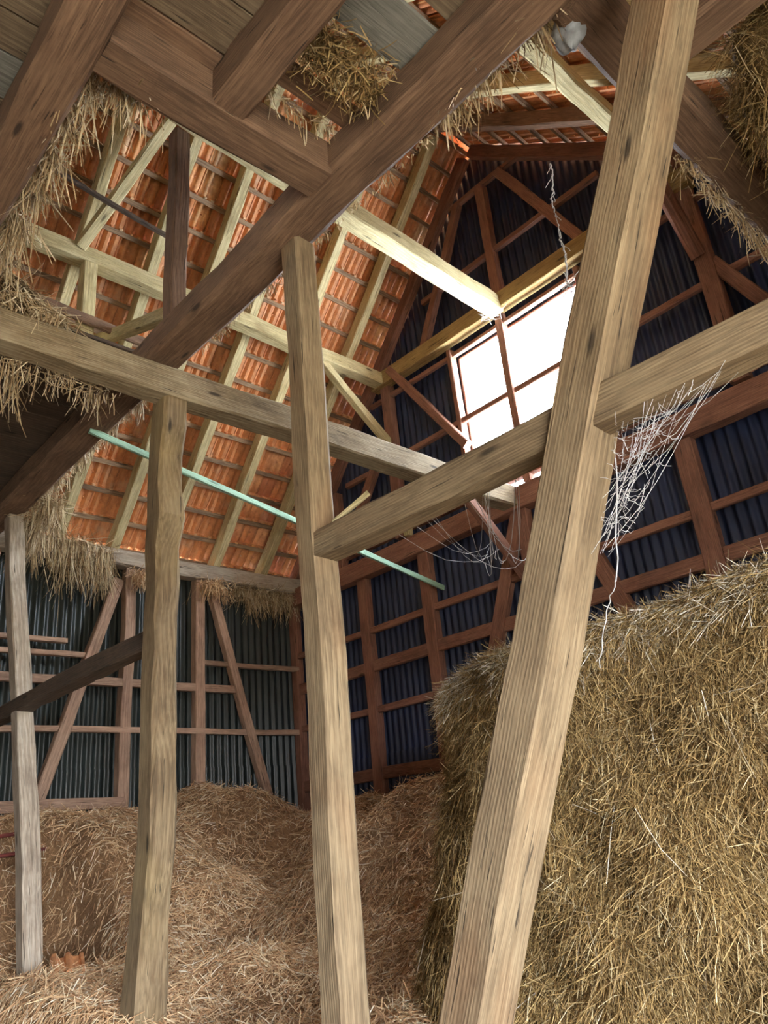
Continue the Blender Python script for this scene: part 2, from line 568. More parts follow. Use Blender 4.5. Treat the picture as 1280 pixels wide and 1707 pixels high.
# ---- window in the far gable
window = structure('window_1')
fy0, fy1, fz0, fz1 = WIN_Y0, WIN_Y1, WIN_Z0, WIN_Z1
for a, b in (((XG, fy0, fz0), (XG, fy1, fz0)), ((XG, fy0, fz1), (XG, fy1, fz1)), ((XG, fy0, fz0), (XG, fy0, fz1)), ((XG, fy1, fz0), (XG, fy1, fz1))):
    timber('window_frame', a, b,   .06, .03, M['red'], side=(1, 0, 0), parent=window, wob=.002)
for ya, yb in ((fy0 + .02, 4.10), (4.10, fy1 - .02)):
    for za, zb in ((fz0 + .02, 4.24), (4.24, fz1 - .02)):
        link('window_pane', box_mesh('window_pane', (XG + .045, ya + .004, za + EYE), (XG + .05, yb - .004, zb + EYE), M['glass']), window)

# ------------------------------------------------------------------ roofs: rafters, battens, tiles
roof_left = structure('roof_left')
roof_right = structure('roof_right')
SL, SR = 6.62, 10.0
for x in (-2.8, -2.1, -1.4, -0.7, 0.05, 0.78, 1.5, 2.22, 2.94, 3.57, 4.18, 4.90, 5.62, 6.18):
    mt = 'pale' if x < 6 else 'red'
    a = on_roof('L', x, 0.02, RAFT_D / 2)
    b = on_roof('L', x, SL - .15, RAFT_D / 2)
    timber('rafter', (a.x, a.y, a.z - EYE), (b.x, b.y, b.z - EYE), .105, RAFT_D, M[mt], parent=roof_left, wob=.006)
for x in (-2.8, -2.0, -1.2, -0.4, 0.4, 1.2, 2.0, 2.75, 3.45, 4.15, 4.90, 5.52, 6.18):
    a = on_roof('R', x, 0.02, RAFT_D / 2)
    b = on_roof('R', x, SR - .15, RAFT_D / 2)
    timber('rafter', (a.x, a.y, a.z - EYE), (b.x, b.y, b.z - EYE), .10, RAFT_D, M['pale' if x < 5.3 else ('brown' if x < 6 else 'red')], parent=roof_right, wob=.008)
GAUGE = 0.335


def make_tile():
    prof = [(0, .006), (.012, .030), (.034, .036), (.050, .012), (.060, 0), (.088, 0), (.098, .026), (.120, .034), (.140, .008), (.150, 0), (.184, 0), (.194, .016), (.214, .016)]
    th, Lt, rise = .012, .415, .024
    V, F = [], []
    n = len(prof)
    for s, dn in ((-.03, 0), (Lt - .03, rise)):
        for u, h in prof:
            V.append((u, s, h + dn))
        for u, h in prof:
            V.append((u, s, h + dn + th))
    for i in range(n - 1):
        F.append((i, 2 * n + i, 2 * n + i + 1, i + 1))                    # underside
        F.append((n + i, n + i + 1, 3 * n + i + 1, 3 * n + i))            # top
        F.append((i, i + 1, n + i + 1, n + i))                            # upper end
        F.append((2 * n + i, 3 * n + i, 3 * n + i + 1, 2 * n + i + 1))    # lower end
    F.append((0, n, 3 * n, 2 * n))
    F.append((n - 1, 3 * n - 1, 4 * n - 1, 2 * n - 1))

    def nib(u0, u1, s0, s1, h0, h1):
        k = len(V)
        for z in (h0, h1):
            V.extend([(u0, s0, z), (u1, s0, z), (u1, s1, z), (u0, s1, z)])
        F.extend([(k, k + 3, k + 2, k + 1), (k + 4, k + 5, k + 6, k + 7), (k, k + 1, k + 5, k + 4), (k + 1, k + 2, k + 6, k + 5), (k + 2, k + 3, k + 7, k + 6), (k + 3, k, k + 4, k + 7)])
    nib(.060, .092, -.026, -.006, -.024, .004)
    nib(.150, .184, -.026, -.006, -.024, .004)
    nib(.104, .116, .150, .160, .004, .03)
    return np.array(V), F


tV, tF = make_tile()
tile_me = mesh_from('roof_tile', tV, tF, M['tile'])


def tile_roof(side, root, S, visible):
    cand = []
    nc = int(S / GAUGE)
    for c in range(nc):
        s = -0.10 + c * GAUGE
        ncol = int((XG + 0.15 - XB) / 0.2)
        for k in range(ncol):
            x = XB + k * 0.2
            if side == 'R':
                x += 0.2
            jit = rng.normal(0, 1, 3)
            m4 = roof_frame(side, x, s) @ Matrix.Translation((jit[0] * .0015, jit[1] * .005, RAFT_D + BAT_D + .002)) @ Matrix.Rotation(jit[2] * .003, 4, 'Z')
            ctr = m4 @ Vector((.1, .17, 0))
            pr = project(ctr)
            score = 0
            if pr and -30 < pr[0] < 1310 and -30 < pr[1] < 1740 and visible(pr[0], pr[1], ctr):
                score = 1 / pr[2] ** 2
            cand.append((score, m4))
    cand.sort(key=lambda t: -t[0])
    singles = [c for c in cand[:300] if c[0] > 0]
    rest = cand[len(singles):]
    for sc_, m4 in singles:
        link('roof_tile', tile_me, root, m4)
    allV, allF = [], []
    k = 0
    hV = np.c_[tV, np.ones(len(tV))]
    for sc_, m4 in rest:
        allV.append((hV @ np.array(m4).T)[:, :3])
        allF += [tuple(i + k for i in f) for f in tF]
        k += len(tV)
    o = link('roof_tiles_beyond', quads_mesh('roof_tiles_beyond', np.vstack(allV), np.array(allF), [M['tile']]), root)
    o['kind'] = 'stuff'
    for c in range(nc + 1):
        s = -0.10 + c * GAUGE + .018
        a = on_roof(side, XB + .02, s, RAFT_D + BAT_D / 2)
        b = on_roof(side, XG - .02, s, RAFT_D + BAT_D / 2)
        timber('batten', (a.x, a.y, a.z - EYE), (b.x, b.y, b.z - EYE), .05, BAT_D, M['batten'],
               side=(0, math.cos(AL), -math.sin(AL)) if side == 'L' else (0, -math.cos(AR), -math.sin(AR)), parent=root, wob=.004, cham=.003)


tile_roof('L', roof_left, SL, lambda px, py, c: px < 800 and c.x > 1.2 and not (py < 700 - 1.0 * px and px > 200))
tile_roof('R', roof_right, SR, lambda px, py, c: (740 < px < 1030 and 20 < py < 280) or (px > 1120 and py < 190))
ridge_me = []
nseg = 8
V, F = [], []
for i, x in enumerate((XB, XG + .15)):
    for k in range(nseg + 1):
        t = math.pi * k / nseg
        V.append((x, RY - .02 + .32 * math.cos(t), RZ + EYE + .08 + .30 * math.sin(t)))
for k in range(nseg):
    F.append((k, k + 1, nseg + 2 + k, nseg + 1 + k))
F.append(tuple(range(nseg + 1)))
F.append(tuple(range(2 * nseg + 1, nseg, -1)))
link('ridge_cap', mesh_from('ridge_cap', V, F, M['tile'], smooth=True), roof_right)


# ------------------------------------------------------------------ the timber frame: every beam and post a thing
def thing(name, label, cat, *args, group=None, **kw):
    return tag(timber(name, *args, **kw), label, cat, group)


def cbox(x0, x1, y0, y1):
    return (x0 + x1) / 2, (y0 + y1) / 2, x1 - x0, y1 - y0


# posts and struts of the cross frame
thing('post', 'weathered upright post with the horizontal rail lapped onto it, under the big tie beam', 'post',
      (2.27, 2.80, -1.7), (2.27, 2.79, 3.2), .15, .155, M['post'], wob=.005, cham=.018)
thing('crooked_post', 'crooked grey post with a bulging waney edge, carrying the long lengthwise beam', 'post',
      (2.285, 4.56, -1.7), (2.285, 4.36, 2.95), .165, .175, M['greypost'], side=(1, 0, 0), wob=.010, cham=.02,
      bulges=[(3.82, .03, -.05, .16), (1.9, .0, -.02, .3), (0.9, .02, .03, .4), (4.5, .01, -.035, .25)])
thing('raking_strut', 'slim pale leaning strut rising from the straw to the tie beam by the corrugated wall', 'strut',
      (2.27, 5.80, -1.7), (2.27, 7.47, 3.2), .14, .14, M['strutgrey'], side=(1, 0, 0), wob=.006)
thing('raking_strut', 'thick slanting strut crossing the horizontal rail in front of the hay stack', 'strut',
      (2.285, 2.62, -1.7), (2.285, .355, 3.2), .20, .175, M['post'], side=(1, 0, 0), wob=.005, cham=.012)
thing('rail_beam', 'horizontal rail running from the middle post across the slanting strut', 'beam',
      (2.275, 2.78, 1.31), (2.275, -3.1, 1.31), .14, .145, M['post'], side=(1, 0, 0), wob=.006, cham=.014)
thing('rail_beam', 'dark horizontal rail between the crooked post and the corrugated wall', 'beam',
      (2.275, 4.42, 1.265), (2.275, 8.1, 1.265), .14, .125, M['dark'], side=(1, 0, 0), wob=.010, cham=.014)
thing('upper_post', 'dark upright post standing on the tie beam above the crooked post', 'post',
      (2.27, 4.26, 3.44), (2.27, 4.25, 5.42), .13, .135, M['brown'], wob=.007, cham=.012)
thing('short_post', 'pale short post under the lower roof purlin beside the straw tuft', 'post',
      (2.27, 6.0, 3.44), (2.27, 6.0, 5.3), .13, .13, M['pale'], wob=.003)

# cross beams of the loft (run across the barn)
thing('tie_beam', 'big brown tie beam running over the middle post and the crooked post', 'beam',
      (2.195, 8.05, 3.31), (2.195, -3.1, 3.31), .26, .22, M['brown'], side=(1, 0, 0), wob=.008, cham=.03)
thing('tie_beam', 'big brown tie beam with straw hanging off its edge above the open hatch', 'beam',
      (.775, 8.05, 3.31), (.775, -3.1, 3.31), .215, .22, M['brown'], side=(1, 0, 0), wob=.008, cham=.02)
thing('loft_joist', 'brown joist butted against the hatch trimmer under the loft boards', 'beam',
      (1.46, 2.25, 3.31), (1.46, -3.1, 3.31), .18, .22, M['brown'], side=(1, 0, 0), wob=.006, cham=.016)
thing('loft_joist', 'brown joist of the right loft butted against the white-edged trimmer', 'beam',
      (2.90, .79, 3.31), (2.90, -3.1, 3.31), .2, .22, M['brown'], side=(1, 0, 0), wob=.006, cham=.016)
thing('loft_joist', 'brown joist under the big straw clump of the right loft', 'beam',
      (4.3, .79, 3.31), (4.3, -3.1, 3.31), .2, .22, M['brown'], side=(1, 0, 0), wob=.006, cham=.016)

# lengthwise beams
thing('ridge_line_beam', 'long lengthwise beam resting on the crooked post and reaching the far gable', 'beam',
      (XB + .1, 4.32, 3.055), (6.12, 4.32, 3.055), .19, .23, M['crook'], side=(0, 1, 0), wob=.006, cham=.016)
thing('hatch_trimmer', 'brown trimmer beam between the two tie beams along the loft hatch', 'beam',
      (.88, 2.345, 3.31), (2.07, 2.345, 3.31), .215, .22, M['brown'], side=(0, 1, 0), wob=.006, cham=.016)
thing('loft_trimmer', 'brown trimmer beam with a bright edge along the right loft to the gable', 'beam',
      (2.32, .895, 3.31), (6.12, .895, 3.31), .225, .22, M['brown'], side=(0, 1, 0), wob=.006, cham=.03)
thing('purlin', 'pale lower purlin under the rafters above the left wall', 'beam',
      (XB + .1, 6.0, 5.40), (6.12, 6.0, 5.36), .17, .17, M['pale'], side=(0, 1, 0), wob=.008, cham=.014)
thing('purlin', 'bright pale centre purlin running to the top of the gable window', 'beam',
      (2.15, 4.08, 5.53), (6.10, 4.08, 5.30), .19, .20, M['pale'], side=(0, 1, 0), wob=.008, cham=.014)
thing('purlin', 'pale purlin under the right roof slope above the right loft', 'beam',
      (XB + .1, 1.95, 5.55), (6.12, 1.95, 5.55), .15, .15, M['pale'], side=(0, 1, 0), wob=.008, cham=.014)
thing('wall_plate', 'pale wall plate beam with straw on it under the rafter feet', 'beam',
      (XB + .1, 8.10, 3.19), (6.2, 8.10, 3.19), .17, .19, M['strutgrey'], side=(0, 1, 0), wob=.008, cham=.014)

# braces to the gable
thing('purlin_brace', 'pale brace from the lower left purlin to the gable post', 'brace',
      (5.10, 6.0, 5.32), (6.12, 6.0, 4.46), .09, .10, M['pale'], side=(0, 1, 0))
thing('purlin_brace', 'round reddish brace from the right purlin to the gable post', 'brace',
      (5.45, 1.9, 5.5), (6.12, 1.88, 4.5), .13, .13, M['red'], side=(0, 1, 0), cham=.035)
thing('beam_brace', 'thin bright-edged brace under the far end of the lengthwise beam', 'brace',
      (5.30, 4.30, 2.95), (6.10, 4.30, 2.22), .08, .10, M['red'], side=(0, 1, 0))
thing('wind_brace', 'pale diagonal wind brace under the rafters beside the upper post', 'brace',
      (2.62, 4.85, 6.62), (2.16, 5.95, 5.42), .10, .10, M['pale'], side=(1, 0, 0))
thing('cross_lath', 'thin dark lath nailed across the diagonal wind brace', 'lath',
      (1.55, 5.52, 5.80), (3.1, 5.62, 5.68), .05, .04, M['dark'], side=(0, 1, 0))
thing('loft_plank', 'narrow brown plank lying lengthwise in front of the short pale post', 'plank',
      (1.2, 5.86, 4.62), (3.05, 5.86, 4.52), .04, .10, M['brown'], side=(0, 1, 0))
thing('pale_strut', 'short pale diagonal strut behind the upper post', 'strut',
      (2.5, 6.35, 4.70), (2.5, 4.75, 4.06), .09, .11, M['pale'], side=(1, 0, 0))
thing('green_lath', 'pale green painted lath slung from the tie beam to the gable', 'lath',
      (2.15, 5.42, 3.19), (6.12, 5.40, 2.41), .03, .055, M['green'], side=(0, 1, 0), wob=.004, cham=.004)
thing('broken_lath', 'thin light lath leaning on the rail beside the middle post', 'lath',
      (2.22, 2.60, 1.385), (2.32, 2.44, 1.50), .025, .02, M['pale'], cham=.003)
thing('wood_block', 'small pale wood block on the gable tie beam', 'block',
      (6.06, 5.78, 3.14), (6.06, 5.78, 3.30), .08, .08, M['pale'], cham=.005)

# ------------------------------------------------------------------ loft boards
loft = structure('loft_floor')
ZB = 3.435


def plank(x0, x1, y0, y1, mat='board', dz=0.0, tilt=0.0):
    timber('plank', (x0, (y0 + y1) / 2, ZB + dz), (x1, (y0 + y1) / 2, ZB + dz + tilt), y1 - y0 - .006, .028, M[mat], side=(0, 1, 0), parent=loft, wob=.002, cham=.003)


# over the camera, between the first tie beam and the joist
y = 2.36
i = 0
while y > -3.1:
    wd = (0.20, 0.24, 0.22, 0.18)[i % 4]
    plank(.70, 1.47, y - wd, y, 'board' if i % 3 else 'brown')
    y -= wd + .004
    i += 1
plank(1.37, 2.25, 1.99, 2.13, 'brown')
plank(1.37, 2.25, 1.44, 1.70, 'greyboard', .005)
y = 1.38
i = 0
while y > -3.1:
    wd = (0.24, 0.2, 0.26)[i % 3]
    plank(1.37, 2.28, y - wd, y, 'board')
    y -= wd + .006
    i += 1
y = 8.0
i = 0
while y > -3.1:                                  # behind the first tie beam
    wd = (0.22, 0.25, 0.2)[i % 3]
    plank(XB + .05, .76, y - wd, y, ('board', 'greyboard', 'board')[i % 3])
    y -= wd + .004
    i += 1
y = 8.0
i = 0
while y > 4.75:                                  # side loft beyond the lengthwise beam
    wd = (0.26, 0.24, 0.22)[i % 3]
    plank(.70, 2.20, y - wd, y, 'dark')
    y -= wd + .004
    i += 1
y = 0.12
i = 0
while y > -3.1:                                  # right loft
    wd = (0.24, 0.22, 0.26)[i % 3]
    plank(2.85, 6.1, y - wd, y, 'board')
    y -= wd + .006
    i += 1


# ------------------------------------------------------------------ straw
def ribbons(base, direc, length, width, sag=0.0, bend=0.25, seg=2, seed=1):
    """straw stalks as bent ribbons. base (n,3), direc (n,3) unit"""
    r = np.random.default_rng(seed)
    n = len(base)
    d = direc / np.linalg.norm(direc, axis=1, keepdims=True)
    a = r.normal(0, 1, (n, 3))
    side = np.cross(d, a)
    side /= np.linalg.norm(side, axis=1, keepdims=True) + 1e-9
    bv = np.cross(d, side) * (r.normal(0, bend, (n, 1)))
    V = np.zeros((n, (seg + 1) * 2, 3), np.float32)
    for k in range(seg + 1):
        t = k / seg
        c = base + d * (length[:, None] * t) + bv * (length[:, None] * t * t)
        c[:, 2] -= sag * length * t * t
        wv = side * (width[:, None] * (0.5 if k < seg else 0.35))
        V[:, 2 * k] = c - wv
        V[:, 2 * k + 1] = c + wv
    nv = (seg + 1) * 2
    b = (np.arange(n) * nv)[:, None]
    F = np.concatenate([np.stack([b[:, 0] + 2 * k, b[:, 0] + 2 * k + 1, b[:, 0] + 2 * k + 3, b[:, 0] + 2 * k + 2], 1) for k in range(seg)], 0)
    return V.reshape(-1, 3), F


def bumps(x, y, seed=0, sc=1.0):
    r = np.random.default_rng(seed)
    z = 0
    for k in range(14):
        f = r.uniform(1.2, 7.0) * sc
        th = r.uniform(0, 6.28)
        z = z + np.sin((x * math.cos(th) + y * math.sin(th)) * f + r.uniform(0, 6.28)) / f
    return z * 0.16


def sstep(a):
    a = np.clip(a, 0, 1)
    return a * a * (3 - 2 * a)


def heap_z(x, y):
    s = np.maximum(sstep((y - 4.75) / 3.0), 0.95 * sstep((x - 2.75) / 3.2))
    z = -.80 + 1.18 * s
    z = z + .34 * np.exp(-(((x - 4.85) / .55) ** 2 + ((y - 8.1) / .9) ** 2))
    z = z - .26 * np.exp(-(((x - 6.1) / .45) ** 2 + ((y - 7.9) / .5) ** 2))
    z = z + .16 * np.exp(-(((x - 3.35) / .5) ** 2 + ((y - 6.9) / .6) ** 2))
    z = z - .62 * sstep((3.0 - x) / .55) * sstep((y - 4.9) / 1.2) * (1 - sstep((y - 6.9) / .6))
    z = z - sstep((2.95 - x) / .35) * (1 - sstep((y - 6.3) / .7)) * (z + .80 - .09 * sstep((y - 5.15) / .5))
    z = z - .9 * sstep((2.12 - x) / .5)
    z = z - .25 * sstep((2.9 - y) / .5)
    return np.maximum(z + (.35 + .65 * sstep((x - 2.5) / .8)) * bumps(x, y, 3), -1.72)


gx = np.arange(1.4, 6.26, 0.07)
gy = np.arange(-1.0, 8.24, 0.07)
GX, GY = np.meshgrid(gx, gy, indexing='ij')
GZ = heap_z(GX, GY) + rng.normal(0, .010, GX.shape) + EYE
nx, ny = GX.shape
HV = np.stack([GX, GY, GZ], -1).reshape(-1, 3)
ii, jj = np.meshgrid(np.arange(nx - 1), np.arange(ny - 1), indexing='ij')
b = (ii * ny + jj).ravel()
HF = np.stack([b, b + ny, b + ny + 1, b + 1], 1)
HF = HF[~((HV[b, 0] > 3.3) & (HV[b, 1] < 2.3))]        # nothing under the hay stack


def straw_cover(n, seed, lo, hi):
    r = np.random.default_rng(seed)
    x = r.uniform(lo[0], hi[0], n)
    y = r.uniform(lo[1], hi[1], n)
    keep = ~((x > 3.2) & (y < 2.4))
    x, y = x[keep], y[keep]
    n = len(x)
    z = heap_z(x, y) + EYE
    e = .05
    sx = (heap_z(x + e, y) - heap_z(x - e, y)) / (2 * e)
    sy = (heap_z(x, y + e) - heap_z(x, y - e)) / (2 * e)
    th = r.uniform(0, 6.283, n)
    dx, dy = np.cos(th), np.sin(th)
    dz = sx * dx + sy * dy + r.normal(.10, .26, n)
    L = r.uniform(.04, .15, n)
    wd = r.uniform(.003, .0065, n)
    base = np.stack([x, y, z + r.uniform(-.004, .03, n)], 1)
    return ribbons(base, np.stack([dx, dy, dz], 1), L, wd, .15, .35, 2, seed + 1)


SV1, SF1 = straw_cover(80000, 5, (1.6, 1.6), (6.2, 8.15))
SV2, SF2 = straw_cover(30000, 15, (1.8, 2.6), (4.2, 6.2))
V = np.vstack([HV, SV1, SV2])
F = np.vstack([HF, SF1 + len(HV), SF2 + len(HV) + len(SV1)])
mid = np.r_[np.zeros(len(HF)), np.ones(len(SF1) + len(SF2))]
heap = link('straw_heap', quads_mesh('straw_heap', V, F, [M['strawbase'], M['straw']], mid))
tag(heap, 'loose golden brown straw heaped over the floor up to the corrugated walls', 'straw', kind='stuff')


# the hay stack: a rounded block with a shaggy face
def stack_surface(u, v):
    """u: 0..1 along the plan outline (side then front), v: 0..1 from the foot to the top, >1 over the top"""
    pass


def stack_outline(n):
    pts = []
    # from the far left corner along the left side to the front, then along the front to the right
    for t in np.linspace(0, 1, 26):
        pts.append((5.3 - t * 1.9, 2.98 + .05 * math.sin(3 * t)))
    for t in np.linspace(0, math.pi / 2, 12)[1:]:
        pts.append((3.40 - .55 * math.sin(t), 2.43 + .55 * math.cos(t)))
    for t in np.linspace(0, 1, 60)[1:]:
        pts.append((2.85 + .12 * math.sin(t * 5) * t, 2.43 - t * 5.3))
    return np.array(pts)


OUT = stack_outline(0)
dO = np.gradient(OUT, axis=0)
nO = np.stack([-dO[:, 1], dO[:, 0]], 1)
nO /= np.linalg.norm(nO, axis=1, keepdims=True)
ctr = np.array([4.2, 0.5])
nO *= np.where(((OUT - ctr) * nO).sum(1) > 0, 1, -1)[:, None]
segl = np.r_[0, np.cumsum(np.linalg.norm(np.diff(OUT, axis=0), axis=1))]
STOP = 0.82


def stack_pt(s, v):
    """s arc length, v height parameter: 0 foot .. 1 top edge, 1..1.6 inwards over the top"""
    x = np.interp(s, segl, OUT[:, 0])
    y = np.interp(s, segl, OUT[:, 1])
    nx_ = np.interp(s, segl, nO[:, 0])
    ny_ = np.interp(s, segl, nO[:, 1])
    top = STOP + .05 * np.sin(s * 1.3) + .04 * np.sin(s * 3.1 + 1) - .20 * np.exp(-((s - 2.2) / .5) ** 2)
    z0 = -1.0
    vv = np.minimum(v, 1.0)
    rr = .16
    # straight part to vv=.9, then a quarter round
    zlin = z0 + (top - rr - z0) * np.minimum(vv / .9, 1)
    q_ = np.clip((vv - .9) / .1, 0, 1) * math.pi / 2
    z = zlin + rr * np.sin(q_)
    inw = rr * (1 - np.cos(q_)) + np.maximum(v - 1, 0) * 2.0
    bulge = .30 * (1 - np.minimum(vv / .9, 1)) ** 1.6
    bulge = bulge + .05 * np.sin(s * 2.1 + z * 1.5) + .035 * np.sin(s * 5.3 - z * 4.1) + .02 * np.sin(s * 11 + z * 9)
    z = z + np.maximum(v - 1, 0) * (.04 * np.sin(s * 4) + .05)
    off = bulge - inw
    return np.stack([x + nx_ * off, y + ny_ * off, z + EYE], -1), np.stack([nx_, ny_, np.zeros_like(nx_)], -1)


ss = np.linspace(0.0, segl[-1], 170)
vvv = np.r_[np.linspace(0, .9, 34), np.linspace(.92, 1.0, 5), np.linspace(1.1, 1.9, 7)]
S_, V_ = np.meshgrid(ss, vvv, indexing='ij')
BP, _ = stack_pt(S_, V_)
BP = BP + rng.normal(0, .008, BP.shape)
na, nb = S_.shape
ii, jj = np.meshgrid(np.arange(na - 1), np.arange(nb - 1), indexing='ij')
b = (ii * nb + jj).ravel()
hay = link('hay_stack', quads_mesh('hay_stack', BP.reshape(-1, 3), np.stack([b, b + nb, b + nb + 1, b + 1], 1), [M['haybase']]))
tag(hay, 'tall shaggy stack of pressed hay behind the slanting strut', 'hay stack')


def hay_cover(n, seed, s0, s1, v0, v1, lo=.03, hi=.13, out=.16, lay=0.0):
    r = np.random.default_rng(seed)
    s = r.uniform(s0, s1, n)
    v = r.uniform(v0, v1, n)
    p, nn = stack_pt(s, v)
    p2, _ = stack_pt(s, v + .02)
    t1 = np.stack([-nn[:, 1], nn[:, 0], nn[:, 2]], 1)
    up = p2 - p
    up /= np.linalg.norm(up, axis=1, keepdims=True) + 1e-9
    th = r.normal(-1.4, .75, n) + (r.random(n) < .25 + lay) * r.uniform(0, 6.28, n)
    d = t1 * np.cos(th)[:, None] + up * np.sin(th)[:, None] + nn * np.abs(r.normal(.03, out, n))[:, None]
    L = r.uniform(lo, hi, n)
    wd = r.uniform(.0011, .0028, n)
    return ribbons(p + nn * r.uniform(-.005, .022, n)[:, None], d, L, wd, .1, .35, 2, seed + 1)


smid = segl[25]
s_front = segl[36]
V1, F1 = hay_cover(45000, 31, 0.6, s_front, .10, 1.02)
V2, F2 = hay_cover(140000, 33, s_front, s_front + 2.6, .08, 1.02, out=.12)
V3, F3 = hay_cover(20000, 35, 0.6, s_front + 3, .885, 1.12, .03, .12, .35, .5)
V4, F4 = hay_cover(160, 37, s_front - .5, s_front + 2.6, .1, .9, .15, .34, .2, .5)
F4 = F4 + len(V3)
V3, F3 = np.vstack([V3, V4]), np.vstack([F3, F4])
hs = link('loose_hay', quads_mesh('loose_hay', np.vstack([V1, V2]), np.vstack([F1, F2 + len(V1)]), [M['hay']]), hay)
hs['kind'] = 'stuff'
hs = link('top_straw', quads_mesh('top_straw', V3, F3, [M['whitish']]), hay)
hs['kind'] = 'stuff'


# straw hanging from beams
def hanging(name, label, line, n, L0, L1, mat, spread=.04, seed=1, lean=.25, width=(.003, .008), tangle=.4, updown=-1.0):
    r = np.random.default_rng(seed)
    line = np.array(line, float)
    seg_ = np.r_[0, np.cumsum(np.linalg.norm(np.diff(line, axis=0), axis=1))]
    s = r.uniform(0, seg_[-1], n)
    # clumping
    s = np.clip(s + .05 * np.sin(s * 23) + .03 * np.sin(s * 57), 0, seg_[-1])
    base = np.stack([np.interp(s, seg_, line[:, k]) for k in range(3)], 1) + r.normal(0, spread, (n, 3)) * (1, 1, .6)
    base[:, 2] += EYE
    d = np.stack([r.normal(0, lean, n), r.normal(0, lean, n), np.full(n, updown)], 1)
    wild = r.random(n) < tangle
    d[wild] = r.normal(0, 1, (wild.sum(), 3)) * (1, 1, .6)
    clump = .55 + .45 * np.sin(s * 9 + seed) * np.sin(s * 21 + 2 * seed)
    L = r.uniform(L0, L1, n) * np.where(wild, .45, np.clip(clump, .25, 1))
    V, F = ribbons(base, d, L, r.uniform(*width, n), .1, .3, 3, seed + 1)
    o = link(name, quads_mesh(name, V, F, [mat]))
    tag(o, label, 'straw', kind='stuff')
    return o


hanging('hanging_straw', 'shaggy straw fringe hanging off the edge of the straw-covered tie beam', [(.95, 2.5, 3.44), (.95, 3.0, 3.42), (.97, 3.6, 3.38), (.98, 4.15, 3.34)], 1900, .1, .38, M['greystraw'], .045, 41)
hanging('hanging_straw', 'straw strands hanging under the hatch trimmer corner', [(.95, 2.55, 3.42), (1.25, 2.52, 3.42)], 350, .12, .4, M['greystraw'], .03, 43)
hanging('hanging_straw', 'pale straw fringe along the far edge of the tie beam near the left wall', [(2.37, 4.6, 3.36), (2.37, 5.5, 3.33), (2.37, 7.9, 3.30)], 1900, .04, .22, M['greystraw'], .02, 45)
hanging('hanging_straw', 'long straw beard hanging over the wall plate behind the crooked post', [(2.75, 7.99, 3.24), (3.1, 7.99, 3.28), (3.45, 7.98, 3.2)], 1300, .25, .8, M['greystraw'], .05, 47, .12, (.003, .008), .15)
hanging('hanging_straw', 'straw tuft drooping from the tie beam end above the wall plate', [(2.45, 6.9, 3.25), (2.5, 7.9, 3.2)], 1300, .15, .6, M['greystraw'], .05, 49, .15)
hanging('straw_tuft', 'straw tuft stuck between wall stud and brace under the plate', [(4.68, 7.98, 3.02), (4.95, 7.98, 2.95)], 1100, .06, .32, M['straw'], .06, 51, .3)
hanging('straw_tuft', 'small straw tuft on the wall stud behind the crooked post', [(3.75, 7.98, 3.02), (4.0, 7.98, 2.95)], 600, .06, .3, M['straw'], .05, 52, .3)
hanging('hanging_straw', 'dusty straw fringe under the wall plate near the gable corner', [(5.15, 8.1, 3.06), (6.1, 8.1, 3.06)], 1500, .1, .5, M['greystraw'], .05, 53, .2)
hanging('hanging_straw', 'dark straw wisps dangling below the side loft and lengthwise beam', [(.6, 4.5, 2.98), (1.3, 4.5, 2.97), (1.95, 4.5, 2.97)], 600, .1, .42, M['greystraw'], .05, 55, .15)
hanging('straw_tuft', 'straw piled on top of the lengthwise beam and tie beam crossing', [(.4, 4.28, 3.22), (1.0, 4.28, 3.22), (1.5, 4.26, 3.24)], 900, .06, .25, M['greystraw'], .05, 57, .5, (.003, .008), .6)
hanging('straw_nest', 'tangled straw bulging through the hole between loft boards', [(1.6, 1.84, 3.40), (2.05, 1.84, 3.40)], 2200, .06, .24, M['hay'], .06, 59, .5, (.003, .007), .85)
hanging('hanging_straw', 'straw strands poking through the slit beside the hatch trimmer', [(1.6, 2.19, 3.44), (2.1, 2.18, 3.42)], 110, .08, .3, M['greystraw'], .02, 61, .15)
hanging('hanging_straw', 'straw strands hanging off the tie beam in front of the right roof slope', [(2.36, .95, 3.46), (2.36, 1.3, 3.42), (2.36, 1.75, 3.36)], 800, .12, .42, M['greystraw'], .04, 63, .2)
hanging('hanging_straw', 'short straw fringe along the tie beam over the gable view', [(2.345, 1.7, 3.24), (2.345, 4.0, 3.24)], 500, .02, .10, M['greystraw'], .012, 64, .3)
hanging('hanging_straw', 'straw fringe hanging below the right loft trimmer', [(3.5, 1.02, 3.24), (4.7, 1.02, 3.22), (5.9, 1.02, 3.24)], 1100, .05, .28, M['greystraw'], .025, 65, .2)


